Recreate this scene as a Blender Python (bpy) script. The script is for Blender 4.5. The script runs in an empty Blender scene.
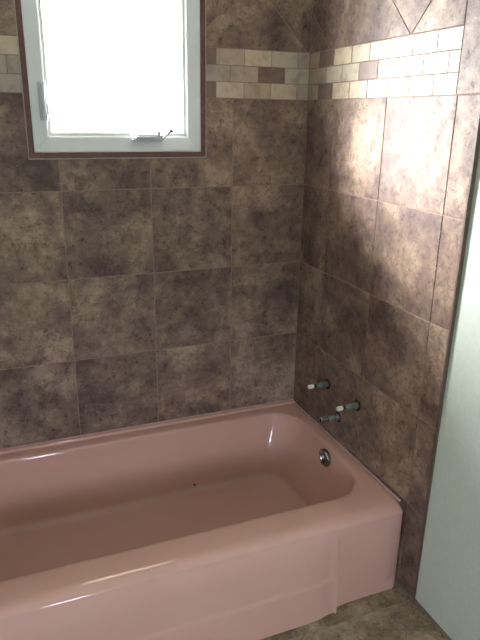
import bpy, bmesh, math, random
from mathutils import Vector, Matrix
random.seed(11)
C = bpy.context.scene.collection
SC = bpy.context.scene

# ---------------------------------------------------------------- camera
cam_d = bpy.data.cameras.new('camera'); cam = bpy.data.objects.new('camera', cam_d); C.objects.link(cam)
cr = Vector((0.92746151, -0.37362588, 0.01479333)); cu = Vector((0.10721815, 0.30363553, 0.94673636))
cf = Vector((0.35821699, 0.87647542, -0.32166974))
M = Matrix(((cr.x, cu.x, -cf.x, -1.09595), (cr.y, cu.y, -cf.y, -2.06191), (cr.z, cu.z, -cf.z, 1.45861), (0, 0, 0, 1)))
cam.matrix_world = M
cam_d.sensor_fit = 'VERTICAL'; cam_d.sensor_height = 24.0; cam_d.lens = 24.0 * 599.709 / 640
cam_d.clip_start = 0.02
SC.camera = cam

# ---------------------------------------------------------------- view + daylight
SC.view_settings.view_transform = 'Standard'
SC.view_settings.look = 'None'
SC.view_settings.gamma = 1.0
SC.view_settings.use_curve_mapping = False
SC.view_settings.exposure = 1.4

SKY = 36.0
world = bpy.data.worlds.new('overcast_sky'); SC.world = world; world.use_nodes = True
wn = world.node_tree; wn.nodes.clear()
wo = wn.nodes.new('ShaderNodeOutputWorld'); wb = wn.nodes.new('ShaderNodeBackground')
wt = wn.nodes.new('ShaderNodeTexCoord'); ws = wn.nodes.new('ShaderNodeSeparateXYZ'); wr = wn.nodes.new('ShaderNodeValToRGB')
wn.links.new(wt.outputs['Generated'], ws.inputs[0]); wn.links.new(ws.outputs['Z'], wr.inputs[0])
wr.color_ramp.elements[0].position = 0.0; wr.color_ramp.elements[0].color = (0.38, 0.38, 0.36, 1)
wr.color_ramp.elements[1].position = 0.12; wr.color_ramp.elements[1].color = (0.97, 0.97, 1.0, 1)
wn.links.new(wr.outputs[0], wb.inputs['Color']); wb.inputs['Strength'].default_value = SKY
wn.links.new(wb.outputs[0], wo.inputs[0])

WX0, WX1, WZ0, WZ1 = -0.981, -0.392, 1.320, 2.050       # window opening in the back wall
WALL_T = 0.11
pl = bpy.data.lights.new('window_daylight', 'AREA'); pl.shape = 'RECTANGLE'
pl.size = WX1 - WX0; pl.size_y = WZ1 - WZ0; pl.cycles.is_portal = True
plo = bpy.data.objects.new('window_daylight', pl); C.objects.link(plo)
plo.location = ((WX0 + WX1) / 2, WALL_T + 0.02, (WZ0 + WZ1) / 2); plo.rotation_euler = (math.radians(-90), 0, 0)

pl2 = bpy.data.lights.new('rear_fill_portal', 'AREA'); pl2.shape = 'RECTANGLE'
RX0, RX1, RZ0, RZ1 = -1.12, -.80, .68, 1.12              # unseen window added behind the camera as fill light
pl2.size = RX1 - RX0; pl2.size_y = RZ1 - RZ0; pl2.cycles.is_portal = True
plo2 = bpy.data.objects.new('rear_fill_portal', pl2); C.objects.link(plo2)
plo2.location = ((RX0 + RX1) / 2, -2.90 - .12, (RZ0 + RZ1) / 2); plo2.rotation_euler = (math.radians(90), 0, 0)
sun = bpy.data.lights.new('hazy_sun', 'SUN'); sun.energy = 23.0; sun.angle = math.radians(32); sun.color = (1, .975, .985)
suno = bpy.data.objects.new('hazy_sun', sun); C.objects.link(suno)
suno.rotation_euler = Vector((1, -.86, -.56)).to_track_quat('-Z', 'Y').to_euler()

# ---------------------------------------------------------------- room numbers
ROOM_X0, ROOM_Y1, ROOM_H = -1.52, -2.90, 2.40
TZ = 1.517; TS = 0.2989; MH = 0.0525; MZ = TZ + 3 * MH     # mosaic band bottom, tile pitch, mosaic row height
TUB_H = 0.306; TUB_W = 0.786
END = 0.873                                                # where the tiling on the right wall stops

# ---------------------------------------------------------------- materials
def mat(name, col=(.5, .5, .5), rough=.5, metal=0, spec=.5, coat=0):
    m = bpy.data.materials.new(name); m.use_nodes = True
    b = m.node_tree.nodes['Principled BSDF']
    b.inputs['Base Color'].default_value = (*col, 1); b.inputs['Roughness'].default_value = rough
    b.inputs['Metallic'].default_value = metal; b.inputs['Specular IOR Level'].default_value = spec
    b.inputs['Coat Weight'].default_value = coat
    return m
def N(m, t): return m.node_tree.nodes.new(t)
def L(m, a, b): m.node_tree.links.new(a, b)
def bsdf(m): return m.node_tree.nodes['Principled BSDF']
def noise(m, vec, scale, detail=6, rough=.6, dist=0):
    n = N(m, 'ShaderNodeTexNoise'); n.inputs['Scale'].default_value = scale; n.inputs['Detail'].default_value = detail
    n.inputs['Roughness'].default_value = rough; n.inputs['Distortion'].default_value = dist
    L(m, vec, n.inputs['Vector']); return n.outputs['Fac']
def ramp(m, fac, stops):
    r = N(m, 'ShaderNodeValToRGB'); e = r.color_ramp.elements
    while len(e) < len(stops): e.new(.5)
    for k, (p, c) in enumerate(stops): e[k].position = p; e[k].color = (*c, 1)
    L(m, fac, r.inputs[0]); return r.outputs[0]
def mix(m, fac, a, b, mode='MIX'):
    x = N(m, 'ShaderNodeMix'); x.data_type = 'RGBA'; x.blend_type = mode
    if isinstance(fac, float): x.inputs[0].default_value = fac
    else: L(m, fac, x.inputs[0])
    for s, v in ((6, a), (7, b)):
        if isinstance(v, tuple): x.inputs[s].default_value = (*v, 1)
        else: L(m, v, x.inputs[s])
    return x.outputs[2]
def tile_vec(m):
    tc = N(m, 'ShaderNodeTexCoord'); at = N(m, 'ShaderNodeAttribute'); at.attribute_name = 'rnd'
    cx = N(m, 'ShaderNodeCombineXYZ'); sc = N(m, 'ShaderNodeVectorMath'); sc.operation = 'SCALE'; sc.inputs['Scale'].default_value = 37.0
    for k in range(3): L(m, at.outputs['Fac'], cx.inputs[k])
    L(m, cx.outputs[0], sc.inputs[0])
    ad = N(m, 'ShaderNodeVectorMath'); ad.operation = 'ADD'
    L(m, tc.outputs['Object'], ad.inputs[0]); L(m, sc.outputs[0], ad.inputs[1])
    return ad.outputs[0], at.outputs['Fac']
def bump(m, fac, strength, dist):
    b = N(m, 'ShaderNodeBump'); b.inputs['Strength'].default_value = strength; b.inputs['Distance'].default_value = dist
    L(m, fac, b.inputs['Height']); L(m, b.outputs[0], bsdf(m).inputs['Normal'])

def stone_tile(name, dark, midc, light, rough=.42):
    m = mat(name, rough=rough, spec=.36)
    v, r = tile_vec(m)
    big = noise(m, v, 5.5, 12, .70, .10)
    base = ramp(m, big, [(.38, dark), (.47, tuple(a * .35 + b * .65 for a, b in zip(dark, midc))), (.52, midc), (.62, light)])
    cloud = noise(m, v, 14, 12, .80, .25)
    base = mix(m, .8, base, ramp(m, cloud, [(.42, (.70, .66, .65)), (.48, (1, 1, 1)), (.54, (1, 1, 1)), (.60, (1.2, 1.2, 1.18))]), 'MULTIPLY')
    wig = noise(m, v, 17, 12, .74, .4)
    sb = N(m, 'ShaderNodeMath'); sb.operation = 'SUBTRACT'; L(m, wig, sb.inputs[0]); sb.inputs[1].default_value = .5
    ab = N(m, 'ShaderNodeMath'); ab.operation = 'ABSOLUTE'; L(m, sb.outputs[0], ab.inputs[0])
    lines = ramp(m, ab.outputs[0], [(0, (.42, .38, .37)), (.007, (.70, .67, .66)), (.016, (1, 1, 1))])
    where = noise(m, v, 9, 3, .5)
    base = mix(m, ramp(m, where, [(.46, (0, 0, 0)), (.56, (1, 1, 1))]), base, mix(m, 1.0, base, lines, 'MULTIPLY'))
    fine = noise(m, v, 48, 8, .72, .2)
    veins = ramp(m, fine, [(.38, (.42, .38, .38)), (.44, (.95, .94, .94)), (.56, (1.0, 1.0, 1.0)), (.64, (1.2, 1.2, 1.18))])
    c = mix(m, .75, base, veins, 'MULTIPLY')
    tone = ramp(m, r, [(0, (.86, .84, .85)), (1, (1.1, 1.08, 1.05))])
    c = mix(m, 1.0, c, tone, 'MULTIPLY')
    L(m, c, bsdf(m).inputs['Base Color'])
    rr = ramp(m, fine, [(.3, (rough + .18,) * 3), (.6, (rough,) * 3)]); L(m, rr, bsdf(m).inputs['Roughness'])
    bump(m, fine, .25, .0012)
    return m
TILE = stone_tile('mottled_brown_porcelain', (.120, .081, .069), (.235, .168, .127), (.37, .284, .208), .46)
FLOORT = stone_tile('mottled_floor_tile', (.15, .115, .075), (.31, .25, .165), (.44, .37, .26), .5)
MOSAIC = mat('mosaic_stone', rough=.4)
v, r = tile_vec(MOSAIC)
ta = N(MOSAIC, 'ShaderNodeAttribute'); ta.attribute_name = 'tint'
f1 = noise(MOSAIC, v, 26, 8, .65, .3)
L(MOSAIC, mix(MOSAIC, 1.0, ta.outputs['Color'], ramp(MOSAIC, f1, [(.35, (.74, .72, .70)), (.5, (1, 1, 1)), (.7, (1.12, 1.1, 1.06))]), 'MULTIPLY'), bsdf(MOSAIC).inputs['Base Color'])
bump(MOSAIC, f1, .2, .001)
def gritty(name, a, b, scale, rough, bs=.15, bd=.001):
    m = mat(name, rough=rough); tc = N(m, 'ShaderNodeTexCoord'); n = noise(m, tc.outputs['Object'], scale, 8)
    L(m, ramp(m, n, [(.35, a), (.65, b)]), bsdf(m).inputs['Base Color']); bump(m, n, bs, bd); return m
GROUT = gritty('wall_grout', (.235, .165, .132), (.31, .23, .188), 60, .9)
FGROUT = gritty('floor_grout', (.27, .23, .17), (.36, .31, .23), 60, .9)
DRYWALL = gritty('painted_drywall', (.50, .56, .49), (.54, .60, .53), 90, .75, .12, .0006)
CEIL = gritty('ceiling_paint', (.78, .78, .75), (.82, .82, .79), 60, .9)
CONC = gritty('rough_core', (.05, .042, .036), (.09, .075, .065), 30, .95)
ENAMEL = mat('pink_enamel', (.54, .29, .25), .07, 0, .36, .1)
bsdf(ENAMEL).inputs['Coat Roughness'].default_value = .06
tc = N(ENAMEL, 'ShaderNodeTexCoord'); nn = noise(ENAMEL, tc.outputs['Object'], 3, 3)
L(ENAMEL, ramp(ENAMEL, nn, [(.3, (.58, .355, .29)), (.7, (.61, .38, .315))]), bsdf(ENAMEL).inputs['Base Color'])
VINYL = gritty('white_window_vinyl', (.74, .79, .80), (.77, .82, .83), 20, .38, .03, .0003)
VINYL2 = gritty('window_hardware_enamel', (.52, .56, .60), (.56, .60, .64), 20, .35, .02, .0003)
WOOD = gritty('brown_trim_wood', (.095, .042, .034), (.155, .070, .054), 34, .5)
CAULK = gritty('white_caulk', (.40, .36, .34), (.52, .48, .46), 80, .7)
PCAULK = gritty('pink_caulk', (.46, .30, .26), (.55, .37, .32), 50, .6)
BRONZE = gritty('brown_edge_profile', (.10, .065, .05), (.16, .11, .09), 40, .45)
CHROME = gritty('aged_chrome', (.30, .30, .30), (.42, .42, .41), 60, .18, .05, .0003); bsdf(CHROME).inputs['Metallic'].default_value = 1
BRASS = gritty('tarnished_brass', (.16, .20, .18), (.30, .33, .29), 90, .38, .2, .0005); bsdf(BRASS).inputs['Metallic'].default_value = .8
TIP = gritty('pale_stem_tip', (.62, .60, .52), (.72, .70, .62), 60, .45)
BLACK = gritty('cavity_shade', (.012, .011, .010), (.02, .018, .016), 40, .9)  # flat black painted where gaps and holes lie in shade
CHIPM = gritty('bare_iron_chip', (.015, .012, .012), (.03, .025, .022), 90, .7)
GLASS = bpy.data.materials.new('window_glass'); GLASS.use_nodes = True
g = GLASS.node_tree; g.nodes.clear()
go = g.nodes.new('ShaderNodeOutputMaterial'); gm = g.nodes.new('ShaderNodeMixShader'); gt = g.nodes.new('ShaderNodeBsdfTransparent')
gg = g.nodes.new('ShaderNodeBsdfGlossy'); gl_ = g.nodes.new('ShaderNodeLayerWeight'); gl_.inputs['Blend'].default_value = .5
gp = g.nodes.new('ShaderNodeMath'); gp.operation = 'POWER'; gp.inputs[1].default_value = 5.0; gf = g.nodes.new('ShaderNodeMath'); gf.operation = 'MULTIPLY_ADD'; gf.inputs[1].default_value = .9; gf.inputs[2].default_value = .045
g.links.new(gl_.outputs['Facing'], gp.inputs[0]); g.links.new(gp.outputs[0], gf.inputs[0])
gg.inputs['Roughness'].default_value = .02; gt.inputs['Color'].default_value = (.96, .965, .97, 1)
g.links.new(gf.outputs[0], gm.inputs[0]); g.links.new(gt.outputs[0], gm.inputs[1]); g.links.new(gg.outputs[0], gm.inputs[2]); g.links.new(gm.outputs[0], go.inputs[0])

TINTED = GLASS.copy(); TINTED.name = 'tinted_glass'  # bluish tint cools the fill from the added rear window
for n_ in TINTED.node_tree.nodes:
    if n_.type == 'BSDF_TRANSPARENT': n_.inputs['Color'].default_value = (.89, .91, 1.0, 1)

# ---------------------------------------------------------------- helpers
def link(name, bm, m, parent=None, smooth=False, kind=None):
    bmesh.ops.recalc_face_normals(bm, faces=bm.faces)
    me = bpy.data.meshes.new(name); bm.to_mesh(me); bm.free()
    o = bpy.data.objects.new(name, me); C.objects.link(o)
    for x in (m if isinstance(m, (list, tuple)) else [m]): me.materials.append(x)
    if parent: o.parent = parent
    if smooth:
        for p in me.polygons: p.use_smooth = True
        try:
            me.set_sharp_from_angle(angle=math.radians(smooth if smooth is not True else 40))
        except Exception: pass
    if kind: o['kind'] = kind
    return o
def empty(name, loc=(0, 0, 0), kind=None, parent=None):
    o = bpy.data.objects.new(name, None); C.objects.link(o); o.location = loc; o.empty_display_size = .05
    if kind: o['kind'] = kind
    if parent: o.parent = parent
    return o
def tag(o, label, cat, group=None):
    o['label'] = label; o['category'] = cat
    if group: o['group'] = group
def box(bm, lo, hi, bev=0, seg=2):
    lo, hi = Vector(lo), Vector(hi)
    r = bmesh.ops.create_cube(bm, size=1)
    vs = r['verts']
    for v in vs: v.co = Vector(((lo[k] + hi[k]) / 2 + v.co[k] * (hi[k] - lo[k]) for k in range(3)))
    if bev:
        es = list({e for v in vs for e in v.link_edges})
        bmesh.ops.bevel(bm, geom=es, offset=bev, segments=seg, affect='EDGES', profile=.5)
def lathe(bm, prof, n=28, mtx=Matrix(), sides=None):
    """prof: (radius, height) along +Z; sides: optional per-ring polygon count look (hex)"""
    rings = []
    for (r, z) in prof:
        rings.append([bm.verts.new(mtx @ Vector((r * math.cos(2 * math.pi * k / n), r * math.sin(2 * math.pi * k / n), z))) for k in range(n)])
    for a, b in zip(rings, rings[1:]):
        for k in range(n): bm.faces.new((a[k], a[(k + 1) % n], b[(k + 1) % n], b[k]))
    bm.faces.new(rings[0][::-1]); bm.faces.new(rings[-1])
def clip(poly, nx, ny, d):
    """keep nx*x+ny*y <= d"""
    out = []
    for k in range(len(poly)):
        a, b = poly[k], poly[(k + 1) % len(poly)]
        da, db = nx * a[0] + ny * a[1] - d, nx * b[0] + ny * b[1] - d
        if da <= 1e-9: out.append(a)
        if (da < -1e-9 and db > 1e-9) or (da > 1e-9 and db < -1e-9):
            t = da / (da - db); out.append((a[0] + t * (b[0] - a[0]), a[1] + t * (b[1] - a[1])))
    return out if len(out) >= 3 else []
def area(p): return sum(p[k][0] * p[(k + 1) % len(p)][1] - p[(k + 1) % len(p)][0] * p[k][1] for k in range(len(p))) / 2
def inset(poly, g):
    if not poly: return []
    if area(poly) < 0: poly = poly[::-1]
    out = poly
    for k in range(len(poly)):
        a, b = poly[k], poly[(k + 1) % len(poly)]
        ex, ey = b[0] - a[0], b[1] - a[1]; l = math.hypot(ex, ey)
        if l < 1e-7: continue
        if any(abs(a[0] - q) < 1e-6 and abs(b[0] - q) < 1e-6 for q in SEAMS): continue    # a tile cut round the window stays one tile
        nx, ny = ey / l, -ex / l
        out = clip(out, nx, ny, nx * a[0] + ny * a[1] - g)
        if not out: return []
    cl = [p for k, p in enumerate(out) if math.hypot(p[0] - out[k - 1][0], p[1] - out[k - 1][1]) > 1e-5]
    return cl if len(cl) >= 3 and area(cl) > 2e-5 else []
def rect(a, b, c, d): return [(a, c), (b, c), (b, d), (a, d)]
SEAMS = []
def cut_rect(polys, x0, x1, z0, z1):
    out = []; SEAMS[:] = [x0, x1]
    for t in polys:
        p, rest = t[0], t[1:]
        xs = [q[0] for q in p]; zs = [q[1] for q in p]
        if max(xs) <= x0 or min(xs) >= x1 or max(zs) <= z0 or min(zs) >= z1: out.append(t); continue
        for q in (clip(p, 1, 0, x0), clip(p, -1, 0, -x1), clip(clip(clip(p, -1, 0, -x0) or [], 1, 0, x1) or [], 0, 1, z0) if clip(p, -1, 0, -x0) else [],
                  clip(clip(clip(p, -1, 0, -x0) or [], 1, 0, x1) or [], 0, -1, -z1) if clip(p, -1, 0, -x0) else []):
            if q: out.append((q, *rest))
    return out
def tiles_mesh(name, polys, P, m, parent, gap=.0034, thick=.008, bev=.0009):
    """polys: (poly2d, rnd, tint); P(u,z,depth) -> Vector, depth>0 into the wall"""
    bm = bmesh.new(); rl = bm.faces.layers.float.new('rnd'); tl = bm.loops.layers.float_color.new('tint')
    for (p, rnd, tint) in polys:
        p = inset(p, gap / 2)
        if not p: continue
        q = inset(p, bev)
        if len(q) != len(p): q = p
        rings = [[bm.verts.new(P(u, z, thick)) for u, z in p], [bm.verts.new(P(u, z, bev * .8)) for u, z in p], [bm.verts.new(P(u, z, 0)) for u, z in q]]
        fs = []
        n = len(p)
        for a, b in zip(rings, rings[1:]):
            for k in range(n): fs.append(bm.faces.new((a[k], a[(k + 1) % n], b[(k + 1) % n], b[k])))
        fs.append(bm.faces.new(rings[-1])); fs.append(bm.faces.new(rings[0][::-1]))
        for f in fs:
            f[rl] = rnd
            for l in f.loops: l[tl] = (*tint, 1)
    o = link(name, bm, m, parent); return o

CR, TN, GN, BR, GY, LT = (.53, .445, .33), (.42, .33, .245), (.45, .405, .315), (.19, .125, .10), (.37, .315, .26), (.50, .455, .385)
W1 = (1, 1, 1)
def field(u0, u1, joints, z0, z1, rows):
    js = [u0] + sorted(j for j in joints if u0 < j < u1) + [u1]
    zs = [z0] + sorted(r for r in rows if z0 < r < z1) + [z1]
    return [(rect(a, b, c, d), random.random(), W1) for c, d in zip(zs, zs[1:]) for a, b in zip(js, js[1:])]
def diamonds(u0, u1, V, per, z0, h):
    """one row of tiles set on their points over the mosaic, filled out with triangles"""
    out = []; k0 = int(math.floor((u0 - V) / per)) - 1; k1 = int(math.ceil((u1 - V) / per)) + 1
    hp = per / 2
    def add(p):
        for nx, ny, d in ((-1, 0, -u0), (1, 0, u1)):
            p = clip(p, nx, ny, d) if p else []
        if p: out.append((p, random.random(), W1))
    for k in range(k0, k1 + 1):
        v = V + k * per
        add([(v, z0), (v + hp, z0 + hp), (v, z0 + per), (v - hp, z0 + hp)])
        add([(v, z0), (v + per, z0), (v + hp, z0 + hp)])
        add([(v, z0 + per), (v + hp, z0 + hp), (v + per, z0 + per)])
    return out
def mosaic_row(u0, u1, joints, cols, z):
    js = [u0] + sorted(j for j in joints if u0 < j < u1) + [u1]
    return [(rect(a, b, z, z + MH), random.random(), cols[k % len(cols)]) for k, (a, b) in enumerate(zip(js, js[1:]))]
ROWS_Z = [TZ - k * TS for k in range(0, 6)]
UP0 = MZ + .438
TOPROWS = [UP0 + k * .3 for k in range(4)]

# ---------------------------------------------------------------- floor, ceiling, walls
DRY0 = .022
fl = empty('floor', kind='structure')
bm = bmesh.new(); box(bm, (ROOM_X0 - .1, ROOM_Y1 - .1, -.10), (.12, .16, -.0016)); link('grout_bed', bm, FGROUT, fl)
fp = []
js = [-1.504, -1.204, -.904, -.604, -.304, .012]
for a, b in zip([ROOM_X0] + js[1:], js[1:] + [.012]):
    if b - a < .02: continue
    for c, d in ((-.853, -.70), (-1.153, -.853), (-1.453, -1.153), (-1.753, -1.453), (-2.053, -1.753), (-2.353, -2.053), (-2.653, -2.353), (-2.9, -2.653)):
        fp.append((rect(a, b, c, d), random.random(), W1))
tiles_mesh('floor_tiles', fp, lambda u, z, d: Vector((u, z, -d)), FLOORT, fl, gap=.004)

bm = bmesh.new(); box(bm, (ROOM_X0 - .1, ROOM_Y1 - .1, ROOM_H), (.12, .16, ROOM_H + .1)); link('ceiling', bm, CEIL, kind='structure')

# back wall with the window opening
wb_ = empty('wall_back', kind='structure')
bm = bmesh.new()
y0, y1 = .0009, WALL_T
for a, b, c, d in ((ROOM_X0, WX0, 0, ROOM_H), (WX1, 0, 0, ROOM_H), (WX0, WX1, 0, WZ0), (WX0, WX1, WZ1, ROOM_H)):
    box(bm, (a, y0, c), (b, y1, d))
link('grout', bm, GROUT, wb_)
jb = [-.2911 - k * .3 for k in range(5)]
PB = lambda u, z, d: Vector((u, d, z))
bt = field(ROOM_X0, 0, jb, .308, TZ, [z for z in ROWS_Z if z > .33])
bt += diamonds(ROOM_X0, 0, -.008, .438, MZ, .438)
bt += field(ROOM_X0, 0, jb, UP0, ROOM_H, TOPROWS)
bt = cut_rect(bt, WX0, WX1, WZ0, WZ1)
tiles_mesh('stone_tiles', bt, PB, TILE, wb_)
jo = sorted([-.047 - k * .1025 for k in range(16)]); je = sorted([-.0965 - k * .1025 for k in range(16)])
def cols_for(n, seed, right):
    rr = random.Random(seed); c = [rr.choice([CR, TN, GN, GY, CR, GY, BR]) for _ in range(n)]
    c[-len(right):] = right; return c
n1 = len([j for j in jo if j > ROOM_X0]) + 1; n2 = len([j for j in je if j > ROOM_X0]) + 1
mb = mosaic_row(ROOM_X0, 0, jo, cols_for(n1, 3, [BR, TN, CR, GN, GY]), TZ + 2 * MH)
mb += mosaic_row(ROOM_X0, 0, je, cols_for(n2, 4, [GY, TN, BR, GN]), TZ + MH)
mb += mosaic_row(ROOM_X0, 0, jo, cols_for(n1, 5, [BR, CR, TN, CR, GY]), TZ)
mb = cut_rect(mb, WX0, WX1, WZ0, WZ1)
tiles_mesh('mosaic_border', mb, PB, MOSAIC, wb_, gap=.0022)
SEAMS[:] = []

# right wall: tiled up to the metal edge profile, then painted drywall
wr_ = empty('wall_right', kind='structure')
bm = bmesh.new(); box(bm, (.0018, -END + .003, .03), (.10, .15, ROOM_H)); link('grout', bm, GROUT, wr_)
bm = bmesh.new(); box(bm, (.022, ROOM_Y1, -.001), (.10, .15, .03)); link('gap_shade_plate', bm, BLACK, wr_)  # plate blackened to give the shade of the gap under the wall
PR = lambda u, z, d: Vector((d, -u, z))
rj = [.1884, .4884, .7884]
rt = field(0, .7884, rj, .024, TZ, ROWS_Z)
rt += field(.7884, END, [], .024, TZ, ROWS_Z)
rt += diamonds(0, .781, .137, .438, MZ, .438)
rt += field(0, .781, rj, UP0, ROOM_H, TOPROWS)
rt += field(.781, END, [], TZ, ROOM_H, [TZ + .35 + .3 * k for k in range(3)])
tiles_mesh('stone_tiles', rt, PR, TILE, wr_)
r1 = [.070, .168, .279, .381, .484, .588, .689]; r2 = [.122, .226, .327, .430, .532, .640, .740]
rm = mosaic_row(0, .781, r1, [TN, BR, CR, GN, CR, LT, LT, LT], TZ + 2 * MH)
rm += mosaic_row(0, .781, r2, [GY, GN, GN, BR, LT, LT, LT, CR], TZ + MH)
rm += mosaic_row(0, .781, [.071, .169, .277, .380, .484, .587, .690], [TN, BR, CR, CR, LT, TN, LT, LT], TZ)
tiles_mesh('mosaic_border', rm, PR, MOSAIC, wr_, gap=.0034)
bm = bmesh.new()
box(bm, (-.0012, -END - .0022, .022), (.022, -END + .0004, ROOM_H), .0006, 1)
box(bm, (-.0012, -END - .0022, .022), (-.0002, -END + .006, ROOM_H), .0003, 1)
link('tile_edge_profile', bm, BRONZE, wr_)
# drywall, a little out of plumb: its face leans back towards the top
bm = bmesh.new()
vs = []
for z in (.024, ROOM_H):
    xf = .002 + .0105 * (z / 1.5)
    for (x, y) in ((xf, -END - .0022), (xf, ROOM_Y1), (.10, ROOM_Y1), (.10, -END - .0022)): vs.append(bm.verts.new((x, y, z)))
bm.faces.new(vs[:4]); bm.faces.new(vs[4:])
for k in range(4): bm.faces.new((vs[k], vs[(k + 1) % 4], vs[4 + (k + 1) % 4], vs[4 + k]))
link('painted_drywall', bm, DRYWALL, wr_)
# black discs on the tiles, painted shade in place of stem holes
STEMS = [(-.267, .503, 'far'), (-.473, .511, 'near'), (-.356, .407, 'low')]
for (y, z, _) in STEMS:
    bm = bmesh.new(); rr = random.Random(int(-y * 1000)); n = 26
    rad = [.0205 * (1 + rr.uniform(-.09, .09)) for _ in range(n)]
    for x in (-.0006, .004):
        pass
    a = [bm.verts.new((-.0006, y + rad[k] * math.cos(2 * math.pi * k / n), z + rad[k] * math.sin(2 * math.pi * k / n))) for k in range(n)]
    b = [bm.verts.new((.006, v.co.y, v.co.z)) for v in a]
    for k in range(n): bm.faces.new((a[k], a[(k + 1) % n], b[(k + 1) % n], b[k]))
    bm.faces.new(a); bm.faces.new(b)
    link('hole_shade_disc', bm, BLACK, wr_)

# left and rear walls, outside the frame
wl = empty('wall_left', kind='structure')
bm = bmesh.new(); box(bm, (ROOM_X0 - .10, -END, 0), (ROOM_X0 - .0022, .15, ROOM_H)); link('grout', bm, GROUT, wl)
PL = lambda u, z, d: Vector((ROOM_X0 - d, -u, z))
tiles_mesh('stone_tiles', field(0, END, rj, .0, TZ, ROWS_Z) + diamonds(0, END, .137, .438, MZ, .438) + field(0, END, rj, UP0, ROOM_H, TOPROWS), PL, TILE, wl)
tiles_mesh('mosaic_border', mosaic_row(0, END, r1 + [.781], [CR, GY, TN, GN, CR, BR, TN], TZ + 2 * MH) + mosaic_row(0, END, r2 + [.83], [GN, CR, TN, BR, GY], TZ + MH) + mosaic_row(0, END, r1 + [.781], [TN, CR, GY, CR, BR, CR], TZ), PL, MOSAIC, wl, gap=.0022)
bm = bmesh.new(); box(bm, (ROOM_X0 - .10, ROOM_Y1, 0), (ROOM_X0, -END, ROOM_H)); link('painted_drywall', bm, DRYWALL, wl)
bm = bmesh.new()
for a, b, c, d in ((ROOM_X0 - .1, RX0, 0, ROOM_H), (RX1, .12, 0, ROOM_H), (RX0, RX1, 0, RZ0), (RX0, RX1, RZ1, ROOM_H)): box(bm, (a, ROOM_Y1 - .10, c), (b, ROOM_Y1, d))
link('wall_rear', bm, DRYWALL, kind='structure')

# ---------------------------------------------------------------- window
win = empty('window_1', ((WX0 + WX1) / 2, 0, WZ0), kind='structure')
wi = Vector(win.location)
def mitred(bm, x0, x1, z0, z1, prof, gap=.0005):
    """prof: closed list of (inset from the outer edge, y). Four rails, mitred at the corners."""
    cs = [(x0, z0, 1, 1), (x1, z0, -1, 1), (x1, z1, -1, -1), (x0, z1, 1, -1)]
    for k in range(4):
        a, b = cs[k], cs[(k + 1) % 4]
        dx, dz = b[0] - a[0], b[1] - a[1]; l = math.hypot(dx, dz); dx, dz = dx / l * gap, dz / l * gap
        ra = [bm.verts.new(Vector((a[0] + a[2] * i + dx, y, a[1] + a[3] * i + dz)) - wi) for i, y in prof]
        rb = [bm.verts.new(Vector((b[0] + b[2] * i - dx, y, b[1] + b[3] * i - dz)) - wi) for i, y in prof]
        n = len(prof)
        for j in range(n): bm.faces.new((ra[j], ra[(j + 1) % n], rb[(j + 1) % n], rb[j]))
        bm.faces.new(ra); bm.faces.new(rb[::-1])
bm = bmesh.new()
mitred(bm, WX0 + .002, WX1 - .002, WZ0 + .003, WZ1 - .003, [(0, -.004), (.001, -.006), (.012, -.006), (.0163, -.004), (.0163, .05), (0, .05)])
link('brown_casing', bm, WOOD, win)
bm = bmesh.new()
mitred(bm, WX0 - .0015, WX1 + .0015, WZ0 - .0015, WZ1 + .0015, [(0, -.0008), (.0015, -.0026), (.0045, -.003), (.0045, .004), (0, .004)])
link('caulk_bead', bm, CAULK, win)
# vinyl sash frame: flat face, small step towards the glass
fx0, fx1, fz0, fz1 = WX0 + .0155, WX1 - .0155, WZ0 + .0185, WZ1 - .0155
bm = bmesh.new()
mitred(bm, fx0, fx1, fz0, fz1, [(0, .006), (.002, .001), (.006, 0), (.046, .003), (.050, .005), (.052, .011), (.060, .012), (.062, .014), (.062, .045), (0, .045)])
link('window_frame', bm, VINYL, win)
bm = bmesh.new(); box(bm, Vector((fx0 + .056, .022, fz0 + .056)) - wi, Vector((fx1 - .056, .026, fz1 - .056)) - wi)
link('glass_pane', bm, GLASS, win)
# weatherstrip line around the pane
bm = bmesh.new()
mitred(bm, fx0 + .060, fx1 - .060, fz0 + .060, fz1 - .060, [(0, .016), (.004, .0175), (.004, .021), (0, .021)])
link('glazing_bead', bm, VINYL, win)
# crank housing with its folded handle
def wbox(bm, lo, hi, bev): box(bm, Vector(lo) - wi, Vector(hi) - wi, bev)
bm = bmesh.new()
wbox(bm, (-.652, -.018, 1.374), (-.550, .004, 1.398), .004)
wbox(bm, (-.640, -.028, 1.386), (-.560, -.012, 1.399), .004)
ck = link('crank_operator', bm, VINYL2, win, 40)
bm = bmesh.new()
wbox(bm, (-.647, -.034, 1.3835), (-.562, -.026, 1.3915), .003)
wbox(bm, (-.572, -.034, 1.384), (-.560, -.010, 1.396), .003)
lathe(bm, [(.0045, 0), (.006, .003), (.006, .010), (.003, .013)], 16, Matrix.Translation(Vector((-.567, -.030, 1.396)) - wi))
ho = link('crank_handle', bm, VINYL2, ck, 40)
# loose folding knob at the corner of the sash
bm = bmesh.new()
A_, B_ = Vector((-.541, -.012, 1.390)), Vector((-.522, -.024, 1.410))
d = (B_ - A_); mt = Matrix.Translation(A_ - wi) @ d.to_track_quat('Z', 'Y').to_matrix().to_4x4(); l = d.length
lathe(bm, [(.003, -.010), (.0032, l * .5), (.0035, l * .75), (.0075, l * .85), (.0085, l), (.0065, l + .006)], 16, mt)
link('lock_knob', bm, CHROME, win, 40)
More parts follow.
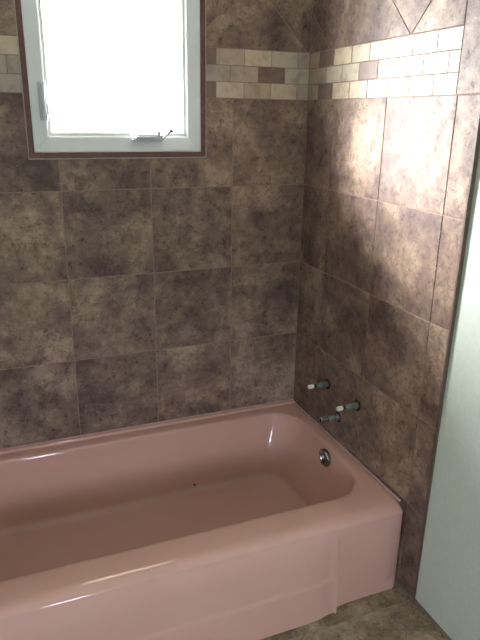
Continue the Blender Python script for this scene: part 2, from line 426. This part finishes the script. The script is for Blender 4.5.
# sash lock on the left stile
bm = bmesh.new()
wbox(bm, (-.936, -.014, 1.437), (-.913, .004, 1.550), .004)
lk = link('sash_lock', bm, VINYL2, win, 40)
bm = bmesh.new()
wbox(bm, (-.930, -.020, 1.455), (-.918, -.008, 1.545), .004)
wbox(bm, (-.931, -.026, 1.438), (-.915, -.008, 1.456), .003)
wbox(bm, (-.915, -.012, 1.452), (-.909, .002, 1.490), .002)
link('lock_lever', bm, VINYL2, lk, 40)

# unseen window added behind the camera to light the tub front and rim
win2 = empty('added_rear_window', (0, 0, 0), kind='structure'); wi = Vector((0, 0, 0))
bm = bmesh.new(); Y = ROOM_Y1
mitred(bm, RX0 - .05, RX1 + .05, RZ0 - .05, RZ1 + .05, [(0, Y), (0, Y + .012), (.05, Y + .015), (.06, Y + .008), (.09, Y - .02), (.09, Y - .06), (.051, Y - .06), (.051, Y)])
link('window_frame', bm, VINYL, win2)
bm = bmesh.new(); box(bm, (RX0 + .03, Y - .045, RZ0 + .03), (RX1 - .03, Y - .04, RZ1 - .03)); link('glass_pane', bm, TINTED, win2)

# unseen roof overhang, added to block steep sky light at the window
bm = bmesh.new(); box(bm, (-3.2, WALL_T, 2.12), (1.6, .80, 2.24)); box(bm, (-3.2, .78, 2.08), (1.6, .80, 2.28))
link('added_roof_eave', bm, gritty('tan_soffit_paint', (.42, .36, .28), (.48, .41, .32), 20, .8), kind='structure')

# ---------------------------------------------------------------- bathtub
tub = empty('bathtub', (ROOM_X0 / 2, -TUB_W / 2, 0))
tag(tub, 'pink enamel alcove bathtub with panelled apron set against the brown tiled walls', 'bathtub')
to = Vector(tub.location)
def ss(a, b, x):
    t = max(0, min(1, (x - a) / (b - a))); return t * t * (3 - 2 * t)
XS = [0, .03, .06, .09, .12, .15, .155, .16, .1635, .167, .171, .176, .185, .20, .23, .27, .33, .40, .48, .56, .64, .72, .80, .88, .94, 1]
def ring(x0, x1, y0, y1, rs, nc=9):
    """counter-clockwise from the front right corner; rs = radii (front-right, back-right, back-left, front-left)"""
    P = []
    fr, brr, bl, flr = rs
    def arc(cx, cy, r, a0):
        return [(cx + r * math.cos(math.radians(a0 + 90 * k / (nc - 1))), cy + r * math.sin(math.radians(a0 + 90 * k / (nc - 1)))) for k in range(nc)]
    P += arc(x1 - fr, y0 + fr, fr, -90)
    for k in range(1, 8): t = k / 8; P.append((x1, y0 + fr + t * (y1 - brr - y0 - fr)))
    P += arc(x1 - brr, y1 - brr, brr, 0)
    for k in range(1, 14): t = k / 14; P.append((x1 - brr + t * (x0 + bl - x1 + brr), y1))
    P += arc(x0 + bl, y1 - bl, bl, 90)
    for k in range(1, 8): t = k / 8; P.append((x0, y1 - bl + t * (y0 + flr - y1 + bl)))
    P += arc(x0 + flr, y0 + flr, flr, 180)
    # front side, left to right: spaced so the panel edge is sharp
    a, b = x0 + flr, x1 - fr
    for t in [1 - q for q in XS[1:-1]][::-1]: P.append((a + t * (b - a), y0))
    return P
XE = ROOM_X0 + .004; XR = -.002; YB = -.002
loops = []
def outer(z, ins=0, r=.018, si=0):
    P = ring(XE + si, XR - si, -TUB_W + ins, YB - si, (r, .012, .012, .018))
    out = []
    for (x, y) in P:
        if y < -TUB_W + ins + 1e-5 and z < .285:
            s = ss(-.238, -.252, x)                       # raised, flared panel left of the step
            f = (.285 - z) / .285
            base = -.005 * f                                 # the plain end section leans out slightly
            pan = -(.012 * min(1, f * 7) + .020 * f + (.0035 * (1 - ss(.117, .133, z)) if z < .134 else 0))
            # rounded shoulder right beside the step
            rnd = .011 * ss(-.33, -.256, x) * min(1, f * 5) * (1 if x < -.25 else 0)
            y += base * (1 - s) + (pan + rnd) * s
        out.append((x, y, z))
    return out
for z in (.0, .01, .03, .06, .09, .114, .118, .122, .126, .130, .134, .15, .18, .21, .24, .262, .274, .280, .285): loops.append(outer(z))
R = .021; CRN = .044
for k in range(1, 10):
    a = k / 10 * math.pi / 2
    loops.append(outer(.285 + R * math.sin(a), CRN * (1 - math.cos(a)), .020 + .02 * k / 8, R * .35 * (1 - math.cos(a))))
loops.append(outer(TUB_H, CRN, .04, R * .35))
# inner outline at the rim
IN = dict(x0=-1.455, x1=-.043, y0=-.672, y1=-.058)
def inner(dx0, dx1, dy0, dy1, z, r): return [(x, y, z) for x, y in ring(IN['x0'] + dx0, IN['x1'] - dx1, IN['y0'] + dy0, IN['y1'] - dy1, (r + .02, r, r, r + .02))]
loops.append(inner(-.014, -.010, -.016, -.014, TUB_H, .13))
loops.append(inner(-.004, -.004, -.006, -.005, TUB_H - .0008, .125))
r2_ = .022
for k in range(1, 6):
    a = k / 6 * math.pi / 2
    loops.append(inner(r2_ * .6 * math.sin(a), r2_ * .36 * math.sin(a), r2_ * .45 * math.sin(a), r2_ * .45 * math.sin(a), TUB_H - .001 - r2_ * (1 - math.cos(a)), .122))
# down the walls: right end steep, left end a long slope, back and front nearly upright
for t in (.12, .25, .4, .55, .7, .82, .9):
    z = .288 - t * (.288 - .062)
    loops.append(inner(.013 + .20 * t ** 1.15, .008 + .085 * t ** 1.3, .010 + .055 * t, .010 + .060 * t, z, .122 - .01 * t))
for k in range(1, 8):                                        # fillet into the floor
    a = k / 7 * math.pi / 2; q = .040 * (1 - math.cos(a)); zz = .0846 - .032 * math.sin(a)
    loops.append(inner(.190 + q * 1.6, .082 + q * 1.3, .060 + q, .065 + q, zz, .112 - q * .3))
loops.append(inner(.36, .22, .13, .13, .0505, .08))
loops.append(inner(.52, .40, .22, .22, .0490, .05))
bm = bmesh.new(); prev = None
for lp in loops:
    cur = [bm.verts.new(Vector(p) - to) for p in lp]
    if prev:
        n = len(cur)
        for k in range(n): bm.faces.new((prev[k], prev[(k + 1) % n], cur[(k + 1) % n], cur[k]))
    prev = cur
bm.faces.new(prev)
link('tub_shell', bm, ENAMEL, tub, 50)
# tiling lip: narrow raised strip where the rim meets the walls
bm = bmesh.new()
box(bm, Vector((XE, YB - .016, TUB_H - .004)) - to, Vector((XR, YB, TUB_H + .010)) - to, .0045, 3)
link('tiling_lip', bm, ENAMEL, tub, 50)
# overflow plate on the drain end
ox, oy, oz = -.0655, -.385, .262
mt = Matrix.Translation(Vector((ox, oy, oz)) - to) @ Matrix.Rotation(math.radians(-90 - 8), 4, 'Y')
bm = bmesh.new(); lathe(bm, [(.034, -.014), (.036, -.004), (.0355, 0), (.032, .0035), (.024, .0055), (.012, .0062), (.004, .0064)], 36, mt)
op = link('overflow_plate', bm, CHROME, tub, 60)
bm = bmesh.new(); box(bm, (-.020, -.0045, .004), (.016, .0045, .016), .003); bmesh.ops.transform(bm, matrix=mt @ Matrix.Rotation(math.radians(20), 4, 'Z'), verts=bm.verts)
link('trip_lever', bm, CHROME, op, 50)
bm = bmesh.new()
bm.free()
for s in (-1, 1):
    bm = bmesh.new(); lathe(bm, [(.0035, .003), (.0038, .0065), (.002, .0075)], 12, mt @ Matrix.Translation((.0, s * .021, 0)))
    link('screw', bm, BRASS, op, 50)
# drain
bm = bmesh.new(); lathe(bm, [(.026, -.004), (.028, .0), (.026, .0022), (.019, .0015), (.017, -.002)], 32, Matrix.Translation(Vector((-.315, -.43, .0508)) - to))
dr = link('drain_ring', bm, CHROME, tub, 50)
bm = bmesh.new(); lathe(bm, [(.008, -.002), (.015, .002), (.014, .005), (.006, .0075)], 24, Matrix.Translation(Vector((-.315, -.43, .0508)) - to))
link('stopper', bm, CHROME, dr, 50)
# small black chip in the enamel of the back wall
bm = bmesh.new(); rr = random.Random(5); n = 10
cv = [Vector((-.486 + .0045 * rr.uniform(.7, 1.2) * math.cos(2 * math.pi * k / n), 0, .083 + .0038 * rr.uniform(.7, 1.2) * math.sin(2 * math.pi * k / n))) for k in range(n)]
CHIP_Y = -.1265
a = [bm.verts.new(v + Vector((0, CHIP_Y, 0)) - to) for v in cv]; b = [bm.verts.new(v + Vector((0, CHIP_Y + .012, 0)) - to) for v in cv]
for k in range(n): bm.faces.new((a[k], a[(k + 1) % n], b[(k + 1) % n], b[k]))
bm.faces.new(a); bm.faces.new(b)
ch = link('enamel_chip', bm, CHIPM, tub); ch['label'] = 'small black chip in the pink enamel'
# thin pale bead along the walls
bm = bmesh.new()
box(bm, (XE, -.006, TUB_H + .009), (XR, .0, TUB_H + .0135), .0015, 1)
box(bm, (-.006, -TUB_W + .03, TUB_H - .003), (-.0, -.004, TUB_H + .006), .0015, 1)
for v in bm.verts: v.co -= to
link('caulk_bead', bm, PCAULK, tub)

# ---------------------------------------------------------------- bare faucet stems in the right wall
def hexring(bm, r, h0, h1, mt):
    lathe(bm, [(r * .86, h0), (r, h0 + .0015), (r, h1 - .0015), (r * .86, h1)], 6, mt)
def stem(y, z, kind):
    base = Vector((.0, y, z)); o = empty('faucet_stem', base)
    mt = Matrix.Rotation(math.radians(-90), 4, 'Y')
    def part(name, m, fn, par=o, sm=35):
        b = bmesh.new(); fn(b); return link(name, b, m, par, sm)
    if kind != 'low':
        def body(b):
            lathe(b, [(.010, -.03), (.0115, -.002), (.0115, .010), (.0100, .012), (.0100, .033), (.0092, .035), (.0092, .045), (.0085, .047)], 24, mt)
        part('valve_body', BRASS, body)
        part('packing_nut', BRASS, lambda b: hexring(b, .0130, .016, .029, mt))
        def st(b):
            lathe(b, [(.0060, .038), (.0060, .060), (.0052, .061)], 20, mt)
            lathe(b, [(.0072, .043), (.0078, .0445), (.0078, .0475), (.0072, .049)], 20, mt)
        part('stem', CHROME, st)
        def tp(b):
            n = 24; prof = [(.0066, .060), (.0072, .062), (.0072, .080), (.0058, .083)]
            lathe(b, prof, n, mt)
            for k in range(12):
                a = 2 * math.pi * k / 12
                q = mt @ Matrix.Rotation(a, 4, 'Z') @ Matrix.Translation((.0073, 0, 0))
                c = bmesh.new(); box(c, (-.0006, -.0007, .0625), (.0006, .0007, .080), 0)
                bmesh.ops.transform(c, matrix=q, verts=c.verts); me = bpy.data.meshes.new('t'); c.to_mesh(me); c.free(); b.from_mesh(me); bpy.data.meshes.remove(me)
        t = part('splined_tip', TIP, tp); t['label'] = 'pale splined tip'
    else:
        def body(b):
            lathe(b, [(.010, -.03), (.0130, -.002), (.0130, .006), (.0118, .009), (.0118, .030), (.0105, .033), (.0105, .044)], 24, mt)
        part('valve_body', BRASS, body)
        part('packing_nut', BRASS, lambda b: hexring(b, .0145, .012, .022, mt))
        def th(b):
            pr = [(.0095, .040)]
            for k in range(9):
                h = .044 + k * .003; pr += [(.0125, h), (.0108, h + .0015)]
            pr += [(.0125, .072), (.0112, .074), (.0080, .074), (.0072, .068)]
            lathe(b, pr, 24, mt)
        part('threaded_nipple', CHROME, th)
        part('bore_shade_plug', BLACK, lambda b: lathe(b, [(.0072, .060), (.0072, .0685)], 20, mt))  # solid black plug, the shade of an open pipe end as colour
    return o
tag(stem(*STEMS[0]), 'upper bare faucet stem with pale tip, the one nearest the wall corner', 'faucet stem', 'bare faucet stems in the right wall')
tag(stem(*STEMS[1]), 'upper bare faucet stem with pale tip, farther from the corner towards the painted wall', 'faucet stem', 'bare faucet stems in the right wall')
tag(stem(*STEMS[2]), 'lowest bare pipe stem, dark threaded end just above the tub rim', 'faucet stem', 'bare faucet stems in the right wall')
